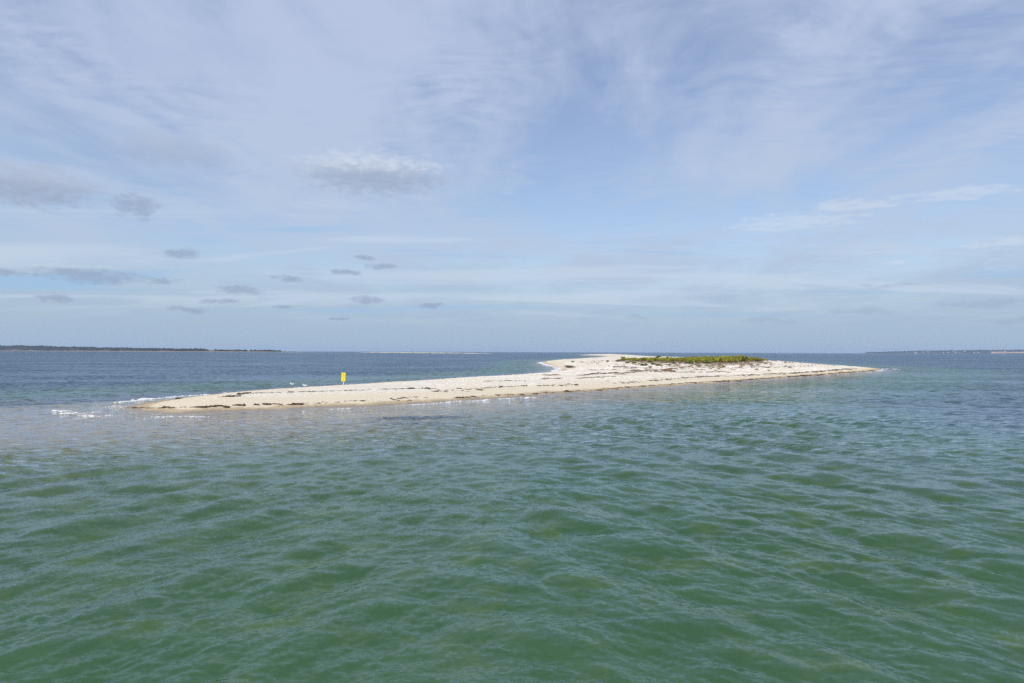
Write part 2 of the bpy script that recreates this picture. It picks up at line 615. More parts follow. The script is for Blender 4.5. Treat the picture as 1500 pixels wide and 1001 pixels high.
def slopes(vec, amp, detail=2.0, rough=0.5):
    return s.v('SCALE', s.v('SUBTRACT', s.noise(vec, 1.0, detail, rough, 0.0, color=True), (0.5, 0.5, 0.5)), scale=amp)


gustn = s.m('MULTIPLY', s.m('MULTIPLY_ADD', dark_fac, 0.9, 1.0), s.ss(s.noise(s.v('MULTIPLY', P, (0.014, 0.05, 0.0)), 1.0, 5, 0.65), 0.32, 0.68, 0.62, 1.45))
calm = s.ss(dep, 0.0, 1.0, 0.6, 1.0)
sl = slopes(s.v('MULTIPLY', P, (8.0, 12.0, 1.0)), s.m('MULTIPLY', calm, 0.36), 2.0, 0.6)
sl2 = slopes(s.v('MULTIPLY', P, (0.85, 1.9, 1.0)), s.m('MULTIPLY', s.m('MULTIPLY', s.attr("chop"), 1.35), calm), 3.0, 0.72)
sl3 = slopes(s.v('MULTIPLY', P, (0.28, 0.55, 1.0)), s.m('MULTIPLY', s.m('MULTIPLY', s.attr("swell"), 1.5), calm), 2.0, 0.6)
slt = s.v('MULTIPLY', s.v('SCALE', s.v('ADD', sl, s.v('ADD', sl2, sl3)), scale=gustn), (1, 1, 0))
N = s.v('NORMALIZE', s.v('ADD', geo.outputs['Normal'], slt))
fr = s.n('ShaderNodeFresnel')
fr.inputs['IOR'].default_value = 1.333
s.t.links.new(N, fr.inputs['Normal'])
gl = s.n('ShaderNodeBsdfGlossy')
gl.inputs['Color'].default_value = (0.80, 0.85, 0.93, 1)
gl.inputs['Roughness'].default_value = 0.06
s.t.links.new(N, gl.inputs['Normal'])
# light scattered back by the water itself: green over sand, bluer where it is deep
pn = s.noise(s.v('MULTIPLY', P, (0.10, 0.16, 0.0)), 1.0, 4, 0.6)
pn2 = s.noise(s.v('MULTIPLY', P, (0.55, 0.7, 0.0)), 1.0, 3, 0.6)
dj = s.m('ADD', dep, s.m('MULTIPLY', s.m('MULTIPLY_ADD', pn, 2.0, -1.0), s.ss(dep, 0.2, 2.0)))
body = s.mix(s.ss(dj, 0.1, 1.5), (0.20, 0.19, 0.135), (0.050, 0.120, 0.054))
body = s.mix(s.ss(dj, 2.3, 4.8), body, (0.011, 0.040, 0.064))
body = s.mix(s.m('MULTIPLY', s.ss(pn2, 0.52, 0.72), s.ss(dep, 3.5, 2.0, 0.0, 0.55)), body, (0.085, 0.145, 0.038))
body = s.mix(dark_fac, body, (0.006, 0.016, 0.022))
df = s.n('ShaderNodeBsdfDiffuse')
s.t.links.new(body, df.inputs['Color'])
df.inputs['Normal'].default_value = (0, 0, 1)
up = s.xyz(0.0, 0.0, 1.0)
s.t.links.new(up, df.inputs['Normal'])
tr = s.n('ShaderNodeBsdfTransparent')
s.t.links.new(s.mix(s.ss(dep, 0.0, 2.5), (0.97, 0.98, 0.96), (0.50, 0.72, 0.42)), tr.inputs['Color'])
turb = s.m('SUBTRACT', 1.0, s.m('POWER', 2.718, s.m('MULTIPLY', dep, -0.70)))
turb = s.m('MAXIMUM', turb, dark_fac)
inner = s.shmix(turb, tr.outputs[0], df.outputs[0])
surf = s.shmix(fr.outputs[0], inner, gl.outputs[0])
o = s.n('ShaderNodeOutputMaterial')
s.t.links.new(surf, o.inputs['Surface'])
sea = link("sea", me, m_sea)
tag(sea, "choppy green and blue sea water around the sand island", "sea", kind="structure")


# ------------------------------------------------------------------ shared shapes
_a6 = np.arange(6) / 6 * 2 * np.pi
DOME_V = np.concatenate([np.stack([np.cos(_a6), np.sin(_a6), 0 * _a6 - 0.25], 1),
                         np.stack([0.72 * np.cos(_a6 + .5), 0.72 * np.sin(_a6 + .5), 0 * _a6 + 0.62], 1), [[0, 0, 1.0]]])
DOME_F = np.array([[i, (i + 1) % 6, 6 + i] for i in range(6)] + [[(i + 1) % 6, 6 + (i + 1) % 6, 6 + i] for i in range(6)]
                  + [[6 + i, 6 + (i + 1) % 6, 12] for i in range(6)])


def domes(cx, cy, cz, rx, ry, rz, seed, jit=0.28):
    """many small uneven lumps as one vertex/face set"""
    g = np.random.default_rng(seed)
    n = len(cx)
    V = np.repeat(DOME_V[None], n, 0) * (1 + g.uniform(-jit, jit, (n, len(DOME_V), 1)))
    V = V + g.uniform(-jit, jit, V.shape) * 0.4
    V = V * np.stack([rx, ry, rz], 1)[:, None, :]
    a = g.uniform(-0.5, 0.5, n) if jit < 0.5 else g.uniform(0, 6.28, n)
    c, s_ = np.cos(a)[:, None], np.sin(a)[:, None]
    X_, Y_ = V[..., 0] * c - V[..., 1] * s_, V[..., 0] * s_ + V[..., 1] * c
    V = np.stack([X_, Y_, V[..., 2]], 2) + np.stack([cx, cy, cz], 1)[:, None, :]
    F = (DOME_F[None] + (np.arange(n) * len(DOME_V))[:, None, None]).reshape(-1, 3)
    return V.reshape(-1, 3), F


def along(px_pts, step, seed, lateral=0.3):
    """world points strung along a line on the beach"""
    g = np.random.default_rng(seed)
    W = []
    for (a, b) in zip(px_pts[:-1], px_pts[1:]):
        n = max(1, int(abs(b[0] - a[0]) // 12))
        for k in range(n):
            t = k / n
            W.append(on_land(a[0] + (b[0] - a[0]) * t, a[1] + (b[1] - a[1]) * t)[:2])
    W.append(on_land(*px_pts[-1])[:2])
    W = np.array(W)
    L = np.concatenate([[0], np.cumsum(np.hypot(*np.diff(W, axis=0).T))])
    q = np.arange(0, L[-1], step) + g.uniform(-step, step, len(np.arange(0, L[-1], step)))
    x = np.interp(q, L, W[:, 0]) + g.normal(0, lateral, len(q))
    y = np.interp(q, L, W[:, 1]) + g.normal(0, lateral, len(q))
    return x, y, q


def flat_mat(name, a, b, rough=0.85, scale=3.0, rnd=0.0, spec=0.2):
    m, s = mat(name)
    n = s.noise(s.pos(), scale, 3, 0.6, dims='3D')
    c = s.mix(s.ss(n, 0.35, 0.65), a, b)
    if rnd:
        oi = s.n('ShaderNodeObjectInfo').outputs['Random']
        hs = s.n('ShaderNodeHueSaturation')
        s.t.links.new(c, hs.inputs['Color'])
        s.t.links.new(s.m('MULTIPLY_ADD', oi, rnd * 0.12, 0.5 - rnd * 0.06), hs.inputs['Hue'])
        s.t.links.new(s.m('MULTIPLY_ADD', oi, rnd, 1 - rnd / 2), hs.inputs['Value'])
        c = hs.outputs[0]
    principled(s, c, rough, spec)
    return m


M_weed = flat_mat("seaweed", (0.035, 0.022, 0.014), (0.10, 0.065, 0.038), 0.7, 6.0)
M_weed_dry = flat_mat("dried_seaweed", (0.10, 0.075, 0.055), (0.23, 0.175, 0.13), 0.9, 4.0)
M_shell = flat_mat("shells", (0.62, 0.57, 0.52), (0.82, 0.79, 0.75), 0.7, 7.0)
M_pebble = flat_mat("pebbles", (0.30, 0.22, 0.13), (0.60, 0.48, 0.31), 0.7, 5.0)
M_foam, s = mat("foam")
_p = s.n('ShaderNodeBsdfDiffuse')
_p.inputs['Color'].default_value = (0.78, 0.79, 0.79, 1)
_t = s.n('ShaderNodeBsdfTransparent')
_f = s.ss(s.noise(s.pos(), 7.0, 3, 0.65, dims='3D'), 0.32, 0.58, 0.15, 0.9)
_o = s.n('ShaderNodeOutputMaterial')
s.t.links.new(s.shmix(_f, _t.outputs[0], _p.outputs[0]), _o.inputs['Surface'])
M_leaf = flat_mat("shrub_leaves", (0.19, 0.205, 0.018), (0.36, 0.33, 0.04), 0.6, 2.5, 0.5)
M_leaf_dark = flat_mat("dark_leaves", (0.040, 0.062, 0.014), (0.105, 0.125, 0.02), 0.6, 2.5, 0.4)
M_grass = flat_mat("beach_grass", (0.17, 0.21, 0.085), (0.30, 0.32, 0.15), 0.7, 3.0, 0.4)
M_straw = flat_mat("straw", (0.30, 0.22, 0.13), (0.48, 0.39, 0.27), 0.85, 3.0, 0.5)
M_bleach = flat_mat("bleached_twigs", (0.50, 0.46, 0.38), (0.68, 0.64, 0.56), 0.85, 3.0, 0.3)
M_bark = flat_mat("bark", (0.09, 0.065, 0.04), (0.16, 0.12, 0.08), 0.9, 6.0)

# ------------------------------------------------------------------ tide wrack
UPPER = [(322, 582), (340, 580.5), (356, 577.5), (385, 575.8), (420, 575), (450, 574.2), (500, 572.6), (520, 572), (560, 570.5),
         (600, 569.6), (640, 570), (680, 569.2), (705, 569), (740, 566.8), (765, 566), (800, 565.4), (845, 563.6)]
UPPER_E = [(905, 562), (940, 558.5), (975, 556.5), (1015, 553), (1060, 551), (1100, 549.6), (1150, 547.6), (1190, 545), (1225, 542.4), (1252, 540.3)]
LOWER = [(190, 597.5), (225, 598.2), (262, 597.2), (300, 596.2), (360, 594.6), (400, 592.6), (430, 593), (460, 591), (510, 588.4),
         (560, 586.2), (582, 584.4), (602, 582.6), (650, 583), (680, 582.6), (700, 580), (740, 579), (765, 578.6), (800, 575.4),
         (830, 574.2), (860, 573), (900, 569.4), (930, 566.8), (980, 563.2), (1040, 559.8), (1062, 559), (1100, 556.4), (1150, 552.8),
         (1200, 549.2), (1250, 545.4), (1280, 542.8)]
EXTRA = [[(335, 582), (352, 581), (366, 579.5)], [(575, 586.2), (597, 587.6)], [(672, 583.4), (705, 582)], [(690, 559.5), (740, 558.2), (790, 557.4)],
         [(795, 550.8), (815, 549.2)], [(800, 556), (822, 554.2)], [(850, 550), (905, 546)], [(868, 548.5), (900, 546.8)], [(845, 555), (880, 552.5), (905, 552)],
         [(640, 573.5), (700, 571)], [(905, 549), (930, 545), (990, 541)], [(832, 536), (838, 539)], [(960, 545), (1010, 546), (1060, 545)]]
wx_, wy_, wr_, dryv = [], [], [], []


def add_line(pts, step, size, lateral, gate, seed, dry=False, rep=1):
    for k in range(rep):
        x, y, q = along(pts, step, seed + k * 101, lateral)
        dist = np.hypot(x, y)
        keep = (fbm(q * 0.30 + seed * 3.7, q * 0 + seed, 3) > gate - .02) & (np.random.default_rng(seed + k).random(len(q)) < .75)
        g = np.random.default_rng(seed + 50 + k)
        sz = size * 0.74 * g.lognormal(0, 0.5, len(x)) * np.clip(dist / 110, 0.75, 1.7)
        (dry_parts if dry else wet_parts).append((x[keep], y[keep], sz[keep]))


wet_parts, dry_parts = [], []
add_line(LOWER, 0.30, 0.165, 0.20, 0.40, 3, rep=2)
add_line(UPPER, 0.22, 0.15, 0.34, 0.46, 7, rep=3)
add_line(UPPER_E, 0.45, 0.17, 0.45, 0.38, 9, rep=2)
add_line(UPPER_E, 0.5, 0.16, 1.0, 0.40, 13, dry=True)
add_line(UPPER, 0.35, 0.16, 0.7, 0.40, 15, dry=True)
for k, e in enumerate(EXTRA):
    add_line(e, 0.35, 0.22, 0.5 if k > 2 else 0.25, 0.30, 20 + k, dry=k in (3, 5, 8, 10, 12), rep=2)
for nm, parts, m, lab in (("seaweed_wrack", wet_parts, M_weed, "dark lines of washed-up seaweed scattered along the tide marks of the beach"),
                          ("dried_wrack", dry_parts, M_weed_dry, "grey-brown crumbs of dried seaweed strewn over the upper beach")):
    x = np.concatenate([p[0] for p in parts]); y = np.concatenate([p[1] for p in parts]); sz = np.concatenate([p[2] for p in parts])
    h, _ = terrain(x, y)
    ok = h > 0.04
    x, y, h, sz = x[ok], y[ok], h[ok], sz[ok]
    g = np.random.default_rng(77)
    v, f = domes(x, y, h, sz * g.uniform(0.9, 2.2, len(x)), sz * g.uniform(0.5, 1.0, len(x)), sz * g.uniform(0.15, 0.4, len(x)), 78)
    tag(link(nm, mesh_np(nm, v, f, False), m), lab, "seaweed", kind="stuff")

# shells, pebbles and crumbs
g = np.random.default_rng(31)
N_ = 60000
sx_ = np.concatenate([g.uniform(-50, 130, N_), g.uniform(10, 130, N_ // 2)])
sy_ = np.concatenate([g.uniform(60, 200, N_), g.uniform(170, 300, N_ // 2)])
sh_, ss_ = terrain(sx_, sy_)
cl = fbm(sx_ * 0.16, sy_ * 0.22, 4)
sel = (sh_ > 0.62) & (cl > 0.47)
idx = np.nonzero(sel)[0][:13000]
sc = g.uniform(0.035, 0.11, len(idx)) * np.clip(sy_[idx] / 100, 0.8, 2.2)
v, f = domes(sx_[idx], sy_[idx], sh_[idx], sc, sc * .8, sc * .5, 33)
tag(link("shell_litter", mesh_np("shell_litter", v, f, False), M_shell), "scattered white shells and stones on the upper beach and dune", "shells", kind="stuff")
sel = (sh_ > 1.2) & (cl < 0.52) & (cl > 0.40)
idx = np.nonzero(sel)[0][:2600]
sc = g.uniform(0.05, 0.16, len(idx)) * np.clip(sy_[idx] / 110, 0.8, 2.0)
v, f = domes(sx_[idx], sy_[idx], sh_[idx], sc * 1.5, sc * .7, sc * .5, 35)
tag(link("dune_debris", mesh_np("dune_debris", v, f, False), M_weed_dry), "small brown bits of driftwood and dead stems strewn over the dune front", "debris", kind="stuff")
sel = (sh_ > 0.05) & (sh_ < 0.34)
idx = np.nonzero(sel)[0][:5000]
sc = g.uniform(0.03, 0.09, len(idx)) * np.clip(sy_[idx] / 90, 0.8, 2)
v, f = domes(sx_[idx], sy_[idx], sh_[idx], sc * 1.2, sc, sc * .6, 37)
tag(link("beach_pebbles", mesh_np("beach_pebbles", v, f, False), M_pebble), "ochre pebbles along the lower beach face by the water", "pebbles", kind="stuff")


# bigger single clumps of weed
def clump_mesh(seed):
    g = np.random.default_rng(seed)
    n = 9
    v, f = domes(g.normal(0, .28, n), g.normal(0, .14, n), np.zeros(n), g.uniform(.15, .34, n), g.uniform(.12, .25, n), g.uniform(.10, .22, n), seed)
    body = mesh_np("tangle", v, f, False)
    body.materials.append(M_weed)
    vs, fs = [], []
    for k in range(16):
        a, L, wd = g.uniform(0, 6.28), g.uniform(.35, .75), g.uniform(.02, .05)
        dx0, dy0 = math.cos(a), math.sin(a) * .6
        b = len(vs)
        for t in (0, .5, 1):
            zc = .16 * math.sin(3.0 * t) + .02
            for s_ in (-1, 1):
                vs.append((dx0 * L * t - dy0 * wd * s_ * (1.1 - t), dy0 * L * t + dx0 * wd * s_ * (1.1 - t), zc))
        fs += [(b, b + 1, b + 3, b + 2), (b + 2, b + 3, b + 5, b + 4)]
    fr_ = mesh_np("frond", vs, fs, False)
    fr_.materials.append(M_weed)
    return body, fr_


CL_MESH = [clump_mesh(200 + k) for k in range(5)]
LOW_C = [(243, 597.6), (309, 596.4), (319, 595.4), (330, 597), (350, 594.6), (376, 594), (389, 593.2), (427, 593.6), (434, 592.8),
         (672, 583.2), (766, 579), (762, 578.2), (783, 577.4), (918, 567.6), (1062, 559)]
UP_C = [(336, 581.4), (352, 577.6), (362, 576.2), (602, 570), (624, 569.4), (672, 569.6), (733, 566.4), (767, 566), (821, 565.4), (843, 564.6), (877, 546.6)]
LONE = [((262, 584.8), "lone dark lump of seaweed at the back edge of the spit's low tip"),
        ((638, 574), "dark seaweed clump alone on bare sand just below the upper wrack line"),
        ((702, 571.6), "small round dark seaweed lump on bare sand between the two wrack lines"),
        ((901, 547), "round dark seaweed tuft at the end of a grey drift below the shrubs")]


def put_clump(p, label, group, k):
    x, y, z = on_land(*p)
    me_b, me_f = CL_MESH[k % 5]
    o = link("seaweed_clump", me_b)
    link("frond", me_f, None, o)
    o.location = (x, y, z)
    o.rotation_euler = (0, 0, random.uniform(-.5, .5))
    sc = random.uniform(.5, .85) * min(1.5, max(1.0, y / 105))
    o.scale = (sc, sc, sc)
    tag(o, label, "seaweed", group)


for k, p in enumerate(LOW_C):
    put_clump(p, "dark wet clump of seaweed on the pebbly lower tide line", "seaweed clumps on the lower tide line", k)
for k, p in enumerate(UP_C):
    put_clump(p, "dark clump of seaweed in the broken upper wrack line", "seaweed clumps on the upper wrack line", k + 2)
for k, (p, lab) in enumerate(LONE):
    put_clump(p, lab, None, k)

# reddish driftwood log below the shrubs
x, y, z = on_land(981, 544.5)
bm = bmesh.new()
prev = None
g = np.random.default_rng(8)
for i in range(9):
    t = i / 8
    cxx, czz, rad = (t - .5) * 2.9, 0.20 + 0.10 * math.sin(t * 5), 0.26 * (1 - .35 * t) * (0.9 + .25 * g.random())
    ring = [bm.verts.new((cxx, rad * math.cos(a) + .08 * math.sin(t * 7), czz + rad * math.sin(a))) for a in np.arange(8) / 8 * 6.283]
    if prev:
        for k in range(8):
            bm.faces.new((prev[k], prev[(k + 1) % 8], ring[(k + 1) % 8], ring[k]))
    else:
        bm.faces.new(ring[::-1])
    prev = ring
bm.faces.new(prev)
me = bpy.data.meshes.new("driftwood_log")
bm.to_mesh(me); bm.free()
M_drift = flat_mat("driftwood", (0.15, 0.075, 0.04), (0.26, 0.15, 0.09), 0.9, 5.0)
log = link("driftwood_log", me, M_drift)
log.location = (x, y, z)
log.rotation_euler = (0, R(3), R(12))
for (bx, bz, ang) in ((-.7, .3, 1.1), (.35, .28, 1.9)):
    bm = bmesh.new()
    r = bmesh.ops.create_cone(bm, cap_ends=True, segments=6, radius1=.08, radius2=.03, depth=.6)
    bmesh.ops.transform(bm, verts=r['verts'], matrix=Matrix.Translation((bx, 0, bz + .22)) @ Matrix.Rotation(ang - 1.57, 4, 'Y'))
    me = bpy.data.meshes.new("broken_branch")
    bm.to_mesh(me); bm.free()
    link("broken_branch", me, M_drift, log)
tag(log, "reddish-brown driftwood log lying on white sand below the shrubs", "driftwood")


# ------------------------------------------------------------------ shrubs and grass
def leaves_mesh(seed, n, hx, hz, size, m):
    g = np.random.default_rng(seed)
    nl = 11
    lc = np.stack([g.normal(0, .42, nl) * hx, g.normal(0, .42, nl) * hx, g.uniform(.25, .8, nl) * hz], 1)
    lr = g.uniform(.26, .50, nl) * hx
    k = g.integers(0, nl, n)
    dv = g.normal(size=(n, 3))
    dv /= np.linalg.norm(dv, axis=1)[:, None]
    c = lc[k] + dv * (lr[k] * g.uniform(.35, 1.08, n) ** .6)[:, None] * np.array([1, 1, .85 * hz / hx * .8])
    c[:, 2] = np.clip(c[:, 2], .05, None)
    a = g.normal(size=(n, 3)); a /= np.linalg.norm(a, axis=1)[:, None]
    b = np.cross(a, dv); b /= np.linalg.norm(b, axis=1)[:, None] + 1e-6
    s1 = (size * g.uniform(.6, 1.4, n))[:, None]
    V = np.stack([c - a * s1, c + b * s1 * .45, c + a * s1, c - b * s1 * .45], 1).reshape(-1, 3)
    F = np.arange(n * 4).reshape(-1, 4)
    me = mesh_np("foliage", V, F, False)
    me.materials.append(m)
    return me


def stems_mesh(seed, n, h, spread, rad, m, lean=.5):
    g = np.random.default_rng(seed)
    vs, fs = [], []
    for k in range(n):
        a, l = g.uniform(0, 6.28), g.uniform(.1, lean)
        tip = np.array([math.cos(a) * l * spread, math.sin(a) * l * spread, h * g.uniform(.7, 1.0)])
        b0 = np.array([math.cos(a) * .06, math.sin(a) * .06, -.05])
        mid = (b0 + tip) * .5 + g.normal(0, .05, 3)
        b = len(vs)
        for p, r in ((b0, rad), (mid, rad * .7), (tip, rad * .25)):
            for q in range(4):
                vs.append((p[0] + r * math.cos(q * 1.571), p[1] + r * math.sin(q * 1.571), p[2]))
        for lv in (0, 4):
            for q in range(4):
                fs.append((b + lv + q, b + lv + (q + 1) % 4, b + lv + 4 + (q + 1) % 4, b + lv + 4 + q))
    me = mesh_np("stem", vs, fs)
    me.materials.append(m)
    return me


SHRUB = [(leaves_mesh(300 + k, 620, 1.15, 1.0, .15, M_leaf), stems_mesh(320 + k, 7, .85, 1.3, .03, M_bark)) for k in range(5)]
SHRUB_D = [(leaves_mesh(340 + k, 460, .9, .9, .13, M_leaf_dark), stems_mesh(350 + k, 6, .75, 1.0, .03, M_bark)) for k in range(2)]
BLEACH = [(leaves_mesh(360 + k, 200, .7, 1.0, .09, M_bleach), stems_mesh(365 + k, 22, 1.05, 1.3, .022, M_bleach, .7)) for k in range(2)]


def put_shrub(pair, loc, sx_, sz_, name, label, cat, group):
    o = bpy.data.objects.new(name, None)
    C.objects.link(o)
    link("foliage", pair[0], None, o)
    link("stem", pair[1], None, o)
    o.empty_display_size = .3
    o.location = loc
    o.rotation_euler = (0, 0, random.uniform(0, 6.28))
    o.scale = (sx_, sx_, sz_)
    tag(o, label, cat, group)


TOPX = [905, 915, 950, 1000, 1012, 1040, 1056, 1075, 1088, 1098, 1110, 1120]
TOPY = [526.5, 525, 524, 524, 523.2, 523, 522.6, 522, 521.4, 523.6, 524.4, 526.5]
BASX = [905, 930, 980, 1010, 1050, 1090, 1120]
BASY = [528.4, 529.2, 530.4, 530.6, 531.4, 530.2, 528.4]
for xx in np.arange(913, 1119, 4.6):
    fx_, fy_, fz_ = on_land(xx, np.interp(xx, BASX, BASY))
    for row in range(4):
        j = xx + random.uniform(-2.2, 2.2)
        back = row * random.uniform(4.5, 6.5)
        yb = fy_ + back
        xb = ray(j, 520)[0] / ray(j, 520)[1] * yb
        zg = float(terrain(np.array([xb]), np.array([yb]))[0][0])
        hor = 513 + 5 * j / 1500
        ztop = 5.5 - (np.interp(j, TOPX, TOPY) - hor) * yb / 1000.0
        hgt = ztop - zg
        if row == 3:
            hgt *= random.uniform(.86, 1.14)
        else:
            hgt = min(hgt, 1.5) * random.uniform(.6, .95)
        hgt = max(.6, min(hgt * 1.15, 2.5))
        if random.random() < .10 and 0 < row < 3:
            continue
        sx0 = random.uniform(.75, 1.15)
        if random.random() < .10:
            put_shrub(random.choice(SHRUB_D), (xb, yb, zg), sx0, hgt, "coastal_shrub", "dark green shrub inside the thicket on the dune", "shrub", "dark shrubs in the dune thicket")
        else:
            put_shrub(random.choice(SHRUB), (xb, yb, zg), sx0, hgt, "coastal_shrub", "yellow-green leafy shrub in the low thicket on the dune", "shrub", "yellow-green shrubs of the dune thicket")
x, y, z = on_land(965, 524.2)
put_shrub(SHRUB_D[0], (x, y, z), 1.5, 1.3, "coastal_shrub", "small dark bush standing alone on white sand behind the thicket", "shrub", None)
x, y, z = on_land(912, 525.6)
put_shrub(SHRUB_D[1], (x, y, z), 1.2, .9, "coastal_shrub", "dark low bush at the lagoon end of the thicket", "shrub", None)
for (p, ty, lab) in (((1059, 529), 520.6, "pale bleached dead shrub rising above the green thicket, the fuller of a close pair"),
                     ((1065.5, 529), 520.4, "thin pale dead shrub rising above the green thicket beside a fuller one"),
                     ((1117, 527.4), 523.2, "pale dead shrub at the seaward end of the green thicket"),
                     ((1025, 529), 521.2, "low pale dead shrub behind the middle of the green thicket")):
    fx_, fy_, _ = on_land(*p)
    yb = fy_ + 12
    xb = ray(p[0], 520)[0] / ray(p[0], 520)[1] * yb
    zg = float(terrain(np.array([xb]), np.array([yb]))[0][0])
    ztop = 5.5 - (ty - (513 + 5 * p[0] / 1500)) * yb / 1000.0
    put_shrub(BLEACH[0] if "full" in lab[:60] else BLEACH[1], (xb, yb, zg), .8, max(.7, (ztop - zg) / 1.1), "dead_shrub", lab, "shrub", None)


def grass_mesh(seed, n, h, wd, m, spread=.55):
    g = np.random.default_rng(seed)
    a = g.uniform(0, 6.28, n)
    r0 = g.uniform(0, .28, n)
    out = g.uniform(.1, spread, n)
    hh = h * g.uniform(.55, 1.0, n)
    base = np.stack([r0 * np.cos(a), r0 * np.sin(a), np.full(n, -.03)], 1)
    dirv = np.stack([np.cos(a), np.sin(a), 0 * a], 1)
    side = np.stack([-np.sin(a), np.cos(a), 0 * a], 1) * wd
    mid = base + dirv * (out * .35)[:, None] + np.array([0, 0, 1]) * (hh * .7)[:, None]
    tip = base + dirv * out[:, None] + np.array([0, 0, 1]) * (hh * .95)[:, None]
    V = np.stack([base - side, base + side, mid + side * .7, mid - side * .7, tip], 1).reshape(-1, 3)
    b = (np.arange(n) * 5)[:, None]
    F = np.concatenate([b + [[0, 1, 2]], b + [[0, 2, 3]], b + [[3, 2, 4]]])
    me = mesh_np("blades", V, F, False)
    me.materials.append(m)
    return me


GRASS = [grass_mesh(400 + k, 150, .8, .03, M_grass) for k in range(3)]
for k, (p, w_) in enumerate((((905, 530), 2.2), ((909, 529.6), 1.6), ((919, 532.6), 1.9), ((929, 532.8), 2.1), ((941, 536), 1.9), ((946, 536.2), 1.6), ((952, 531.6), 2.2),
                             ((957, 534.6), 1.8), ((964, 536.4), 2.2), ((986, 533), 1.8), ((1008, 533), 2.2), ((1013, 533.4), 2.0), ((1021, 533.2), 1.8),
                             ((1033, 532.6), 2.0), ((1039, 532.8), 1.7), ((1068, 531.6), 1.8), ((1077, 531.2), 1.8), ((1136, 528.6), 1.4), ((839, 531), 1.8), ((890, 530.6), 1.6))):
    x, y, z = on_land(*p)
    o = bpy.data.objects.new("beach_grass_tuft", None)
    C.objects.link(o)
    link("blades", GRASS[k % 3], None, o)
    o.location = (x, y, z)
    o.scale = (w_ * 1.05, w_, 1.0)
    o.rotation_euler = (0, 0, random.uniform(0, 6))
    if k == 18:
        tag(o, "grey-green grass tuft alone on the sand nearest the lagoon mouth", "grass tuft")
    elif k == 17:
        tag(o, "small grass tuft on bare sand past the seaward end of the thicket", "grass tuft")
    else:
        tag(o, "pale green beach grass tuft on sand in front of the thicket", "grass tuft", "beach grass tufts before the thicket")
# straw-coloured dead stems among them
DRYG = [grass_mesh(430 + k, 60, .45, .025, M_straw, .7) for k in range(3)]
g = np.random.default_rng(90)
for k in range(58):
    p = (g.uniform(925, 1160), 0)
    p = (p[0], np.interp(p[0], [925, 1000, 1060, 1160], [533, 536, 536, 531]) + g.gamma(2.0, 1.9) - 1.5)
    x, y, z = on_land(*p)
    o = bpy.data.objects.new("dry_grass_tuft", None)
    C.objects.link(o)
    link("blades", DRYG[k % 3], None, o)
    o.location = (x, y, z)
    q = g.uniform(.7, 1.4)
    o.scale = (q * 1.2, q, q)
    tag(o, "small straw-brown dead grass tuft on the white dune face", "grass tuft", "dead grass tufts on the dune face")
vs, fs, b = [], [], 0
for k in range(900):
    pxx = g.uniform(915, 1125)
    fy_ = np.interp(pxx, BASX, BASY)
    vs.append((pxx, fy_ + g.uniform(-1.5, 2.2)))
base_pts = {}
for xx in np.arange(910, 1131, 10):
    for yy in np.arange(526.5, 536, 1.0):
        base_pts[(xx, yy)] = on_land(xx, yy)
tmpl_v = np.array([v.co[:] for v in DRYG[0].vertices]); tmpl_f = np.array([p.vertices[:] for p in DRYG[0].polygons])
VV, FF, off = [], [], 0
for (pxx, pyy) in vs:
    key = (910 + 10 * round((pxx - 910) / 10), 526.5 + round(min(max(pyy, 526.5), 535) - 526.5))
    bxx, byy, _ = base_pts[key]
    x, y = bxx + g.uniform(-1.3, 1.3), byy + g.uniform(-6, 6)
    pick = g.integers(0, 60, 12)
    ids = (pick[:, None] * 5 + np.arange(5)).ravel()
    VV.append(tmpl_v[ids] * [2.0, 2.0, g.uniform(.6, 1.1)] + [x, y, 0])
    FF.append(np.concatenate([np.arange(12)[:, None] * 5 + t for t in ([[0, 1, 2]], [[0, 2, 3]], [[3, 2, 4]])]) + off)
    off += 60
VV, FF = np.concatenate(VV), np.concatenate(FF)
gz = terrain(VV.reshape(-1, 60, 3).mean(1)[:, 0], VV.reshape(-1, 60, 3).mean(1)[:, 1])[0]
VV[:, 2] += np.repeat(gz, 60)
tag(link("dune_grass", mesh_np("dune_grass", VV, FF, False), M_straw), "straw-coloured grass growing among and below the dune shrubs", "grass", kind="stuff")


# ------------------------------------------------------------------ yellow sign
def box(bm, x0, x1, y0, y1, z0, z1, bev=0.0):
    r = bmesh.ops.create_cube(bm, size=1.0)
    bmesh.ops.transform(bm, verts=r['verts'], matrix=Matrix.Translation(((x0 + x1) / 2, (y0 + y1) / 2, (z0 + z1) / 2))
                        @ Matrix.Diagonal((x1 - x0, y1 - y0, z1 - z0, 1)))
    if bev:
        es = list({e for v in r['verts'] for e in v.link_edges})
        bmesh.ops.bevel(bm, geom=es, offset=bev, segments=2, affect='EDGES')


def boxes(name, lst, m, parent=None, bev=0.0):
    bm = bmesh.new()
    for b_ in lst:
        box(bm, *b_, bev=bev)
    me = bpy.data.meshes.new(name)
    bm.to_mesh(me)
    bm.free()
    return link(name, me, m, parent)


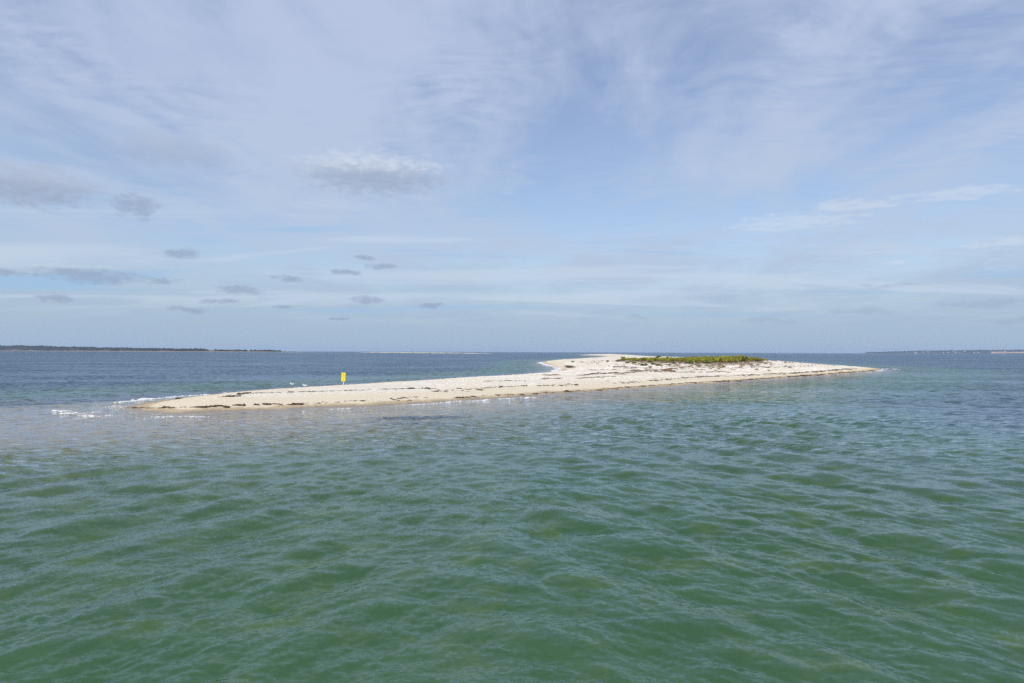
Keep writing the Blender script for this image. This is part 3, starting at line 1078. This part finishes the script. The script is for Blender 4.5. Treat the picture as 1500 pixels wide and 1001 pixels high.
M_yel = flat_mat("yellow_sign_paint", (0.86, 0.60, 0.012), (0.92, 0.66, 0.02), 0.45, 3.0, spec=0.4)
M_amber = flat_mat("amber_print", (0.45, 0.22, 0.01), (0.55, 0.28, 0.02), 0.6, 3.0)
M_post = flat_mat("weathered_post", (0.55, 0.54, 0.50), (0.70, 0.69, 0.65), 0.8, 8.0)
x, y, z = on_land(503, 572.6)
scl = y / 1000.0
sign = bpy.data.objects.new("warning_sign", None)
C.objects.link(sign)
sign.location = (x, y, z)
sign.rotation_euler = (0, R(0.8), R(-14))
W2 = 3.15 * scl
zt, zm, zb = (572.6 - 546.4) * scl, (572.6 - 553.2) * scl, (572.6 - 559.0) * scl
boxes("post", [(-.04, .04, -.04, .04, -.4, zt - .04)], M_post, sign, .006)
up_ = boxes("panel", [(-W2, W2, -.062, -.044, zm + .012, zt)], M_yel, sign, .004)
lo_ = boxes("panel", [(-W2, W2, -.062, -.044, zb, zm - .012)], M_yel, sign, .004)
g = np.random.default_rng(3)
rows = [(zt - .10 - .065 * k) for k in range(6)]
lst = []
for r_ in rows:
    xx = -W2 * .62
    while xx < W2 * .55:
        ln = g.uniform(.05, .11)
        lst.append((xx, min(xx + ln, W2 * .66), -.0645, -.0625, r_ - .018, r_ + .010))
        xx += ln + .025
boxes("print", lst, M_amber, up_)
lst = [(-.05, .07, -.0645, -.0625, zb + .20, zb + .27), (-.10, -.04, -.0647, -.0627, zb + .24, zb + .30), (.00, .02, -.0646, -.0626, zb + .13, zb + .20)]
for k in range(2):
    lst.append((-W2 * .6, W2 * .6, -.0645, -.0625, zb + .04 + k * .05, zb + .055 + k * .05))
boxes("print", lst, M_amber, lo_)
boxes("bolt", [(-.015, .015, -.070, -.0622, zt - .05, zt - .03), (-.015, .015, -.070, -.0622, zb + .015, zb + .035)], M_post, sign)
tag(sign, "yellow two-panel warning sign on a thin pale post in the sand spit", "sign")

# ------------------------------------------------------------------ gulls
M_white = flat_mat("white_feathers", (0.78, 0.78, 0.77), (0.84, 0.84, 0.83), 0.8, 9.0)
M_grey = flat_mat("grey_wing", (0.58, 0.60, 0.63), (0.66, 0.68, 0.70), 0.8, 9.0)
M_black = flat_mat("black_feathers", (0.02, 0.02, 0.02), (0.04, 0.04, 0.04), 0.7, 9.0)
M_beak = flat_mat("yellow_bill", (0.65, 0.42, 0.05), (0.75, 0.50, 0.08), 0.5, 9.0)
M_legs = flat_mat("pink_legs", (0.48, 0.30, 0.26), (0.55, 0.36, 0.30), 0.6, 9.0)


def loft(name, rings, m, parent=None, seg=14):
    vs, fs = [], []
    for (c, rx_, rz_, tilt) in rings:
        for k in range(seg):
            a = k / seg * 6.2832
            u_, v_ = math.cos(a) * rx_, math.sin(a) * rz_
            vs.append((c[0] - v_ * math.sin(tilt), c[1] + u_, c[2] + v_ * math.cos(tilt)))
    for i in range(len(rings) - 1):
        for k in range(seg):
            fs.append((i * seg + k, i * seg + (k + 1) % seg, (i + 1) * seg + (k + 1) % seg, (i + 1) * seg + k))
    me = bpy.data.meshes.new(name)
    n = len(vs)
    vs += [rings[0][0], rings[-1][0]]
    for k in range(seg):
        fs.append((n, (k + 1) % seg, k))
        e = (len(rings) - 1) * seg
        fs.append((n + 1, e + k, e + (k + 1) % seg))
    me.from_pydata(vs, [], fs)
    me.polygons.foreach_set("use_smooth", [True] * len(fs))
    return link(name, me, m, parent)


def gull(loc, rz, scale, neck, label):
    root = bpy.data.objects.new("gull", None)
    C.objects.link(root)
    # faces +X; tilt = lean of each ring along the spine
    hx, hz = .215 + .02 * (1 - neck), .36 + .075 * neck
    body = loft("body", [((-.40, 0, .300), .030, .006, .0), ((-.32, 0, .292), .045, .014, .0), ((-.24, 0, .272), .055, .040, .05), ((-.15, 0, .250), .078, .070, .1),
                         ((-.05, 0, .236), .095, .090, .1), ((.05, 0, .240), .098, .098, .0), ((.13, 0, .262), .088, .092, -.35), ((.175, 0, .302), .066, .070, -.8),
                         ((.195, 0, .345), .046, .050, -1.2), ((hx - .012, 0, hz), .042, .046, -1.2), ((hx + .005, 0, hz + .028), .045, .050, -.9),
                         ((hx + .030, 0, hz + .040), .040, .042, -.4), ((hx + .052, 0, hz + .036), .026, .028, -.1), ((hx + .062, 0, hz + .033), .012, .014, 0)], M_white, root)
    loft("beak", [((hx + .055, 0, hz + .032), .011, .014, 0), ((hx + .085, 0, hz + .029), .008, .011, 0), ((hx + .108, 0, hz + .022), .003, .004, 0)], M_beak, root, 8)
    for s_ in (-1, 1):
        wg = loft("wing", [((.12, s_ * .078, .275), .012, .030, 0), ((.05, s_ * .092, .272), .018, .058, 0), ((-.06, s_ * .090, .268), .018, .060, .1),
                           ((-.18, s_ * .068, .278), .016, .042, .1), ((-.30, s_ * .040, .296), .011, .022, .05), ((-.36, s_ * .028, .304), .008, .012, 0)], M_grey, root, 10)
        loft("wing_tip", [((-.33, s_ * .036, .303), .011, .016, 0), ((-.42, s_ * .020, .312), .007, .009, 0), ((-.47, s_ * .012, .316), .002, .003, 0)], M_black, wg, 8)
        loft("eye", [((hx + .022, s_ * .040, hz + .046), .004, .006, 0), ((hx + .028, s_ * .041, hz + .046), .004, .006, 0)], M_black, root, 6)
        bm = bmesh.new()
        r_ = bmesh.ops.create_cone(bm, cap_ends=True, segments=6, radius1=.009, radius2=.013, depth=.13)
        bmesh.ops.transform(bm, verts=r_['verts'], matrix=Matrix.Translation((.0, s_ * .045, .055)))
        v4 = [bm.verts.new(q) for q in ((-.02, s_ * .045, .012), (.07, s_ * .045 - .035, .002), (.085, s_ * .045, .004), (.07, s_ * .045 + .035, .002), (.0, s_ * .045, .022))]
        bm.faces.new((v4[0], v4[1], v4[2], v4[4]))
        bm.faces.new((v4[0], v4[4], v4[2], v4[3]))
        me = bpy.data.meshes.new("leg")
        bm.to_mesh(me)
        bm.free()
        link("leg", me, M_legs, root)
    for ch in root.children:
        if not ch.name.startswith("leg"):
            ch.location.z = -.07
    root.location = loc
    root.rotation_euler = (0, 0, rz)
    root.scale = (scale,) * 3
    tag(root, label, "gull", "gulls standing on the spit")


x, y, z = on_land(428, 565.4)
gull((x, y, z + .01), R(172), 1.3, 1.0, "white gull standing tall on the crest of the spit against the water")
x, y, z = on_land(446.5, 567.4)
gull((x, y, z + .01), R(188), 1.2, .6, "white gull with grey back lower on the sand, the one nearer the yellow sign")

# ------------------------------------------------------------------ foam
FOAM = [  # line, spread, lump size, steps, gate
    ([(88, 601.6), (100, 603.6), (110, 607), (124, 609.6), (141, 611.5)], .30, .17, .06, .26),
    ([(112, 607), (150, 603.4), (172, 600), (188, 597.2)], .30, .12, .10, .44),
    ([(135, 599), (160, 596.6), (178, 595.2)], .28, .13, .09, .36),
    ([(138, 594.4), (150, 593.2), (162, 591.6)], .25, .13, .09, .30),
    ([(172, 590.2), (200, 587.2), (216, 584.6), (232, 584.2), (262, 581), (274, 580.2), (306, 578.2)], .26, .19, .05, .22),
    ([(330, 576.2), (352, 574.6), (372, 572.8)], .2, .10, .12, .42),
    ([(150, 609.6), (178, 609.2), (205, 609.6), (240, 610.4), (262, 611), (300, 611.5)], .32, .13, .06, .34),
    ([(176, 612), (205, 612.4), (222, 612.2), (240, 611)], .40, .11, .10, .42),
    ([(296, 617), (318, 617.6), (330, 618.6)], .45, .09, .22, .46),
    ([(444, 603), (480, 600.6), (498, 598.8)], .35, .12, .10, .44),
    ([(498, 599.6), (560, 595.8), (600, 593.6), (640, 591.4), (668, 588.8), (700, 587.4), (730, 585), (760, 583.4), (792, 582)], .16, .13, .055, .36),
    ([(792, 582), (830, 578.6), (860, 576)], .2, .09, .14, .46),
    ([(722, 553), (736, 551.8), (760, 550.2), (776, 548.6), (800, 546.8), (812, 545)], .35, .22, .16, .34),
    ([(812, 545), (821, 542), (817, 539.2), (808, 536.6), (800, 534.4), (794, 532.4), (791.4, 530.6)], .5, .36, .12, .18),
    ([(1268, 546.2), (1286, 543.8), (1296, 541.8)], .4, .18, .22, .36),
    ([(1284, 540.2), (1296, 540.4), (1306, 540.2)], .5, .26, .2, .30),
    ([(1309, 541.2), (1314, 541.2)], .4, .34, .10, .1),
]
fx0, fy0, fs0 = [], [], []
for k, (pts, spread, size, step, gate) in enumerate(FOAM):
    g = np.random.default_rng(500 + k)
    Wp = np.array([ground(*p) for p in pts])
    L = np.concatenate([[0], np.cumsum(np.hypot(*np.diff(Wp, axis=0).T))])
    q = np.arange(0, L[-1], step * .5)
    wob = (fbm(q * .5 + k * 9, q * 0 + k, 3) - .5) * 1.2
    gt = fbm(q * .55 + k * 5, q * 0 + 3 + k, 3)
    x = np.interp(q, L, Wp[:, 0]) + g.normal(0, spread, len(q)) * np.clip((gt - gate) * 5, .3, 1.2)
    y = np.interp(q, L, Wp[:, 1]) + g.normal(0, spread, len(q)) + wob * spread * 2
    ok = (gt > gate + (.0 if k < 7 else .05)) & (g.random(len(q)) < .8)
    fx0.append(x[ok]); fy0.append(y[ok]); fs0.append((.22 * size * g.lognormal(-.15, .65, len(q)) * np.clip((gt - gate) * 6, .45, 1.1))[ok])
x, y, sz = np.concatenate(fx0), np.concatenate(fy0), np.concatenate(fs0)
hz = np.maximum(terrain(x, y)[0], 0.0)
g = np.random.default_rng(9)
v, f = domes(x, y, hz + .02, sz * g.uniform(.9, 2.6, len(x)), sz * g.uniform(.5, 1.2, len(x)), sz * g.uniform(.2, .55, len(x)), 91)
tag(link("foam", mesh_np("foam", v, f), M_foam), "white foam where small waves break along the edges of the spit", "foam", kind="stuff")


# ------------------------------------------------------------------ distant land
def coast(name, pts, mat_, label, cat, rows):
    """pts: (plate x, distance, height); a ridge seen side-on with beach, bluff and plateau; rows: (setback, height fraction or metres)"""
    P_ = np.array(pts, float)
    xs = np.linspace(P_[0, 0], P_[-1, 0], 420)
    D = np.interp(xs, P_[:, 0], P_[:, 1])
    H = np.interp(xs, P_[:, 0], P_[:, 2])
    H = H * (1 + .22 * (fbm(xs * .09, xs * 0 + 2, 4) - .5))
    V_ = []
    for (sb, fr_, absz) in rows:
        for x_, d_, h_ in zip(xs, D, H):
            vv_ = ray(x_, 514)
            dd = d_ + sb
            V_.append((vv_[0] / vv_[1] * dd, dd, min(fr_ * h_ + absz, max(h_, .3)) if fr_ < 1 else h_))
    V_ = np.array(V_)
    n = len(xs)
    i_ = (np.arange(len(rows) - 1)[:, None] * n + np.arange(n - 1)[None]).ravel()
    F_ = np.stack([i_, i_ + 1, i_ + n + 1, i_ + n], 1)
    o_ = link(name, mesh_np(name, V_, F_), mat_)
    tag(o_, label, cat, kind="structure")
    return xs, D, H


def coast_mat(name, beach, bluff, green, zb, zt, cover):
    m, s = mat(name)
    P = s.pos()
    Z = s.sep(P)[2]
    n = s.noise(s.v('MULTIPLY', P, (.012, .012, .05)), 1.0, 4, 0.6, dims='3D')
    c = s.mix(s.ss(n, cover - .05, cover + .05), bluff, green)
    c = s.mix(s.ss(Z, zb * .8, zb * 1.3), beach, c)
    c = s.mix(s.ss(Z, zt * .85, zt * 1.1), c, green)
    principled(s, c, .95, .1)
    return m


M_cl = coast_mat("left_coast", (0.36, 0.32, 0.25), (0.12, 0.08, 0.055), (0.018, 0.024, 0.012), 1.4, 11.0, .50)
M_cr = coast_mat("right_coast", (0.06, 0.07, 0.04), (0.06, 0.06, 0.03), (0.018, 0.026, 0.014), 1.5, 26.0, .47)
M_wood = flat_mat("far_woodland", (0.010, 0.014, 0.007), (0.024, 0.030, 0.012), 0.9, .03, spec=0.05)
xs, D, H = coast("distant_shore", [(-260, 4600, 34), (0, 4200, 27), (60, 4100, 25), (100, 4000, 20), (150, 3900, 16), (200, 3700, 11), (250, 3500, 9), (300, 3400, 8),
                                   (350, 3300, 6), (400, 3200, 4.5), (412, 3180, 3.2), (432, 3140, 2.6), (441, 3120, .2)], M_cl,
                 "low wooded shore across the water with a thin pale beach", "shore",
                 [(0, 0, -.6), (14, 0, .9), (40, 0, 2.4), (70, .30, 2.2), (110, .75, 1.5), (170, 1, 0), (700, 1, 0), (900, 0, -.6)])


def woodland(name, xs, D, H, n, x0, x1, rad, label, dens=None, set_=(60, 420)):
    g = np.random.default_rng(len(name))
    xx = g.uniform(x0, x1, n)
    sb = g.uniform(set_[0], set_[1], n)
    dd = np.interp(xx, xs, D) + sb
    hh = np.interp(xx, xs, H) * np.clip((sb - 20) / 150, .35, 1)
    X_ = np.array([ray(q, 514)[0] / ray(q, 514)[1] for q in xx]) * dd
    r_ = g.uniform(*rad, n) * (0.85 + .3 * fbm(xx * .12, xx * 0, 3))
    if dens is not None:
        ok = fbm(xx * .16, xx * 0 + 8, 3) > dens
        xx, dd, hh, X_, r_ = xx[ok], dd[ok], hh[ok], X_[ok], r_[ok]
    g2 = np.random.default_rng(4)
    v, f = domes(X_, dd, hh - .5, r_ * g2.uniform(.8, 1.5, len(r_)), r_, r_ * g2.uniform(.9, 1.5, len(r_)), 44, .3)
    tag(link(name, mesh_np(name, v, f), M_wood), label, "woodland", kind="stuff")


woodland("distant_woodland", xs, D, H, 4200, -255, 300, (4.5, 7.5), "dark wood covering the low shore across the water")
woodland("distant_tree_belt", xs, D, H, 420, 296, 411, (3.0, 5.6), "thinner belt of dark trees behind the pale beach across the water", .36)
xs2, D2, H2 = coast("hazy_coast", [(1260, 9000, 1.0), (1272, 8900, 8), (1300, 8800, 15), (1330, 8700, 24), (1350, 8600, 27), (1400, 8400, 33), (1440, 8200, 37), (1500, 8000, 41),
                                   (1760, 7400, 44)], M_cr, "long blue hazy coast low on the horizon", "coast",
                    [(0, 0, -.6), (20, 0, 1.2), (60, .25, 1), (110, .62, 2), (200, .9, 2), (500, 1, 0), (1500, 1, 0), (1900, 0, -.6)])
woodland("hazy_woodland", xs2, D2, H2, 3600, 1268, 1755, (5, 8.5), "blue-hazed wood along the top of the far coast", None, (170, 700))
# pale sand bluff in the far coast
bx = np.linspace(1452, 1520, 90)
Vb = []
for fr_, sb in ((.16, 26), (.62, 58)):
    for q in bx:
        dd = np.interp(q, xs2, D2) + sb - 22
        hh = np.interp(q, xs2, H2)
        k_ = fbm(np.array([q * .22]), np.array([3.0]), 3)[0]
        zz = hh * fr_ * (.8 + .4 * k_) if fr_ > .5 else hh * fr_ * (1.5 - k_)
        v_ = ray(q, 514)
        Vb.append((v_[0] / v_[1] * dd, dd, zz))
i_ = np.arange(89)
M_bluff = flat_mat("bluff_sand", (0.30, 0.21, 0.13), (0.44, 0.33, 0.22), .95, .02)
tag(link("sandy_bluff", mesh_np("sandy_bluff", Vb, np.stack([i_, i_ + 1, i_ + 91, i_ + 90], 1)), M_bluff), "tan sand bluff in the far blue coast", "bluff", kind="structure")

# white houses on that coast
M_hw = flat_mat("house_wall", (0.42, 0.42, 0.41), (0.50, 0.50, 0.48), .8, .5)
M_hr = flat_mat("house_roof", (0.16, 0.15, 0.15), (0.24, 0.22, 0.21), .8, .5)


def house_meshes(wd, dp, ht):
    bm = bmesh.new()
    box(bm, -wd, wd, -dp, dp, -2, ht)
    a = bpy.data.meshes.new("wall"); bm.to_mesh(a); bm.free(); a.materials.append(M_hw)
    b = bpy.data.meshes.new("roof")
    o_ = .6
    b.from_pydata([(-wd - o_, -dp - o_, ht), (wd + o_, -dp - o_, ht), (wd + o_, dp + o_, ht), (-wd - o_, dp + o_, ht), (-wd - o_, 0, ht + 4), (wd + o_, 0, ht + 4)], [],
                  [(0, 1, 5, 4), (2, 3, 4, 5), (0, 4, 3), (1, 2, 5), (3, 2, 1, 0)])
    b.materials.append(M_hr)
    return a, b


HOUSES = [house_meshes(7, 5, 7), house_meshes(10, 6, 6)]
for k, q in enumerate((1328, 1341.5, 1352, 1359, 1382, 1389, 1397, 1400, 1406, 1413, 1427, 1433, 1472)):
    sb, fr_ = (70, .30) if k % 3 else (130, .66)
    if q == 1341.5:
        sb, fr_ = 40, .16
    dd = np.interp(q, xs2, D2) + sb - 22
    v_ = ray(q, 514)
    o = bpy.data.objects.new("house", None)
    C.objects.link(o)
    hm = HOUSES[1 if q == 1341.5 else k % 2]
    link("wall", hm[0], None, o)
    link("roof", hm[1], None, o)
    o.location = (v_[0] / v_[1] * dd, dd, np.interp(q, xs2, H2) * fr_ + 1.5)
    o.rotation_euler = (0, 0, -math.atan2(v_[0], v_[1]) + R(random.uniform(-20, 20)))
    if q == 1341.5:
        o.scale = (1.6, 1.3, 1.5)
        tag(o, "largest white house low by the shore of the hazy far coast", "house", "white houses on the far coast")
    else:
        tag(o, "tiny white house on the wooded slope of the hazy far coast", "house", "white houses on the far coast")

# far sandbar beyond the lagoon, low and bare
def bar(name, pts, label):
    P_ = np.array(pts, float)
    xs = np.linspace(P_[0, 0], P_[-1, 0], 160)
    D = np.interp(xs, P_[:, 0], P_[:, 1])
    Wd = np.interp(xs, P_[:, 0], P_[:, 2])
    Hh = np.interp(xs, P_[:, 0], P_[:, 3]) * (.75 + .5 * fbm(xs * .15, xs * 0 + 4, 3))
    V_ = []
    for t, h_ in ((0, -.3), (.12, .55), (.4, 1.0), (.7, .9), (1, -.3)):
        for x_, d_, w_, z_ in zip(xs, D, Wd, Hh):
            q = ray(x_, 515)
            V_.append((q[0] / q[1] * (d_ + w_ * t), d_ + w_ * t, z_ * h_ if h_ > 0 else h_))
    V_ = np.array(V_)
    n = len(xs)
    i_ = (np.arange(4)[:, None] * n + np.arange(n - 1)[None]).ravel()
    m, s = mat(name)
    c = s.mix(s.ss(s.noise(s.v('MULTIPLY', s.pos(), (.03, .03, .4)), 1.0, 4, .6, dims='3D'), .52, .62), (0.60, 0.52, 0.40), (0.22, 0.18, 0.12))
    principled(s, c, .95, .1)
    tag(link(name, mesh_np(name, V_, np.stack([i_, i_ + 1, i_ + n + 1, i_ + n], 1)), m), label, "sandbar", kind="structure")


bar("far_sandbar", [(527, 2900, 60, .4), (545, 2800, 150, 2.2), (600, 2450, 180, 2.4), (650, 2150, 160, 2.0), (690, 1950, 120, 1.4), (712, 1850, 60, .7), (722, 1800, 30, .1)],
    "long thin bare sandbar far off on the water")

# ------------------------------------------------------------------ sea haze
bm = bmesh.new()
box(bm, -17000, 17000, -17000, 17000, -20, 75)
me = bpy.data.meshes.new("haze")
bm.to_mesh(me)
bm.free()
m_h, s = mat("haze")
pv_ = s.n('ShaderNodeVolumePrincipled')
pv_.inputs['Color'].default_value = (0.60, 0.72, 0.93, 1)
pv_.inputs['Density'].default_value = 0.00006
pv_.inputs['Anisotropy'].default_value = 0.1
o = s.n('ShaderNodeOutputMaterial')
s.t.links.new(pv_.outputs[0], o.inputs['Volume'])
tag(link("haze", me, m_h), "thin blue sea haze in the air over the whole bay", "haze", kind="stuff")
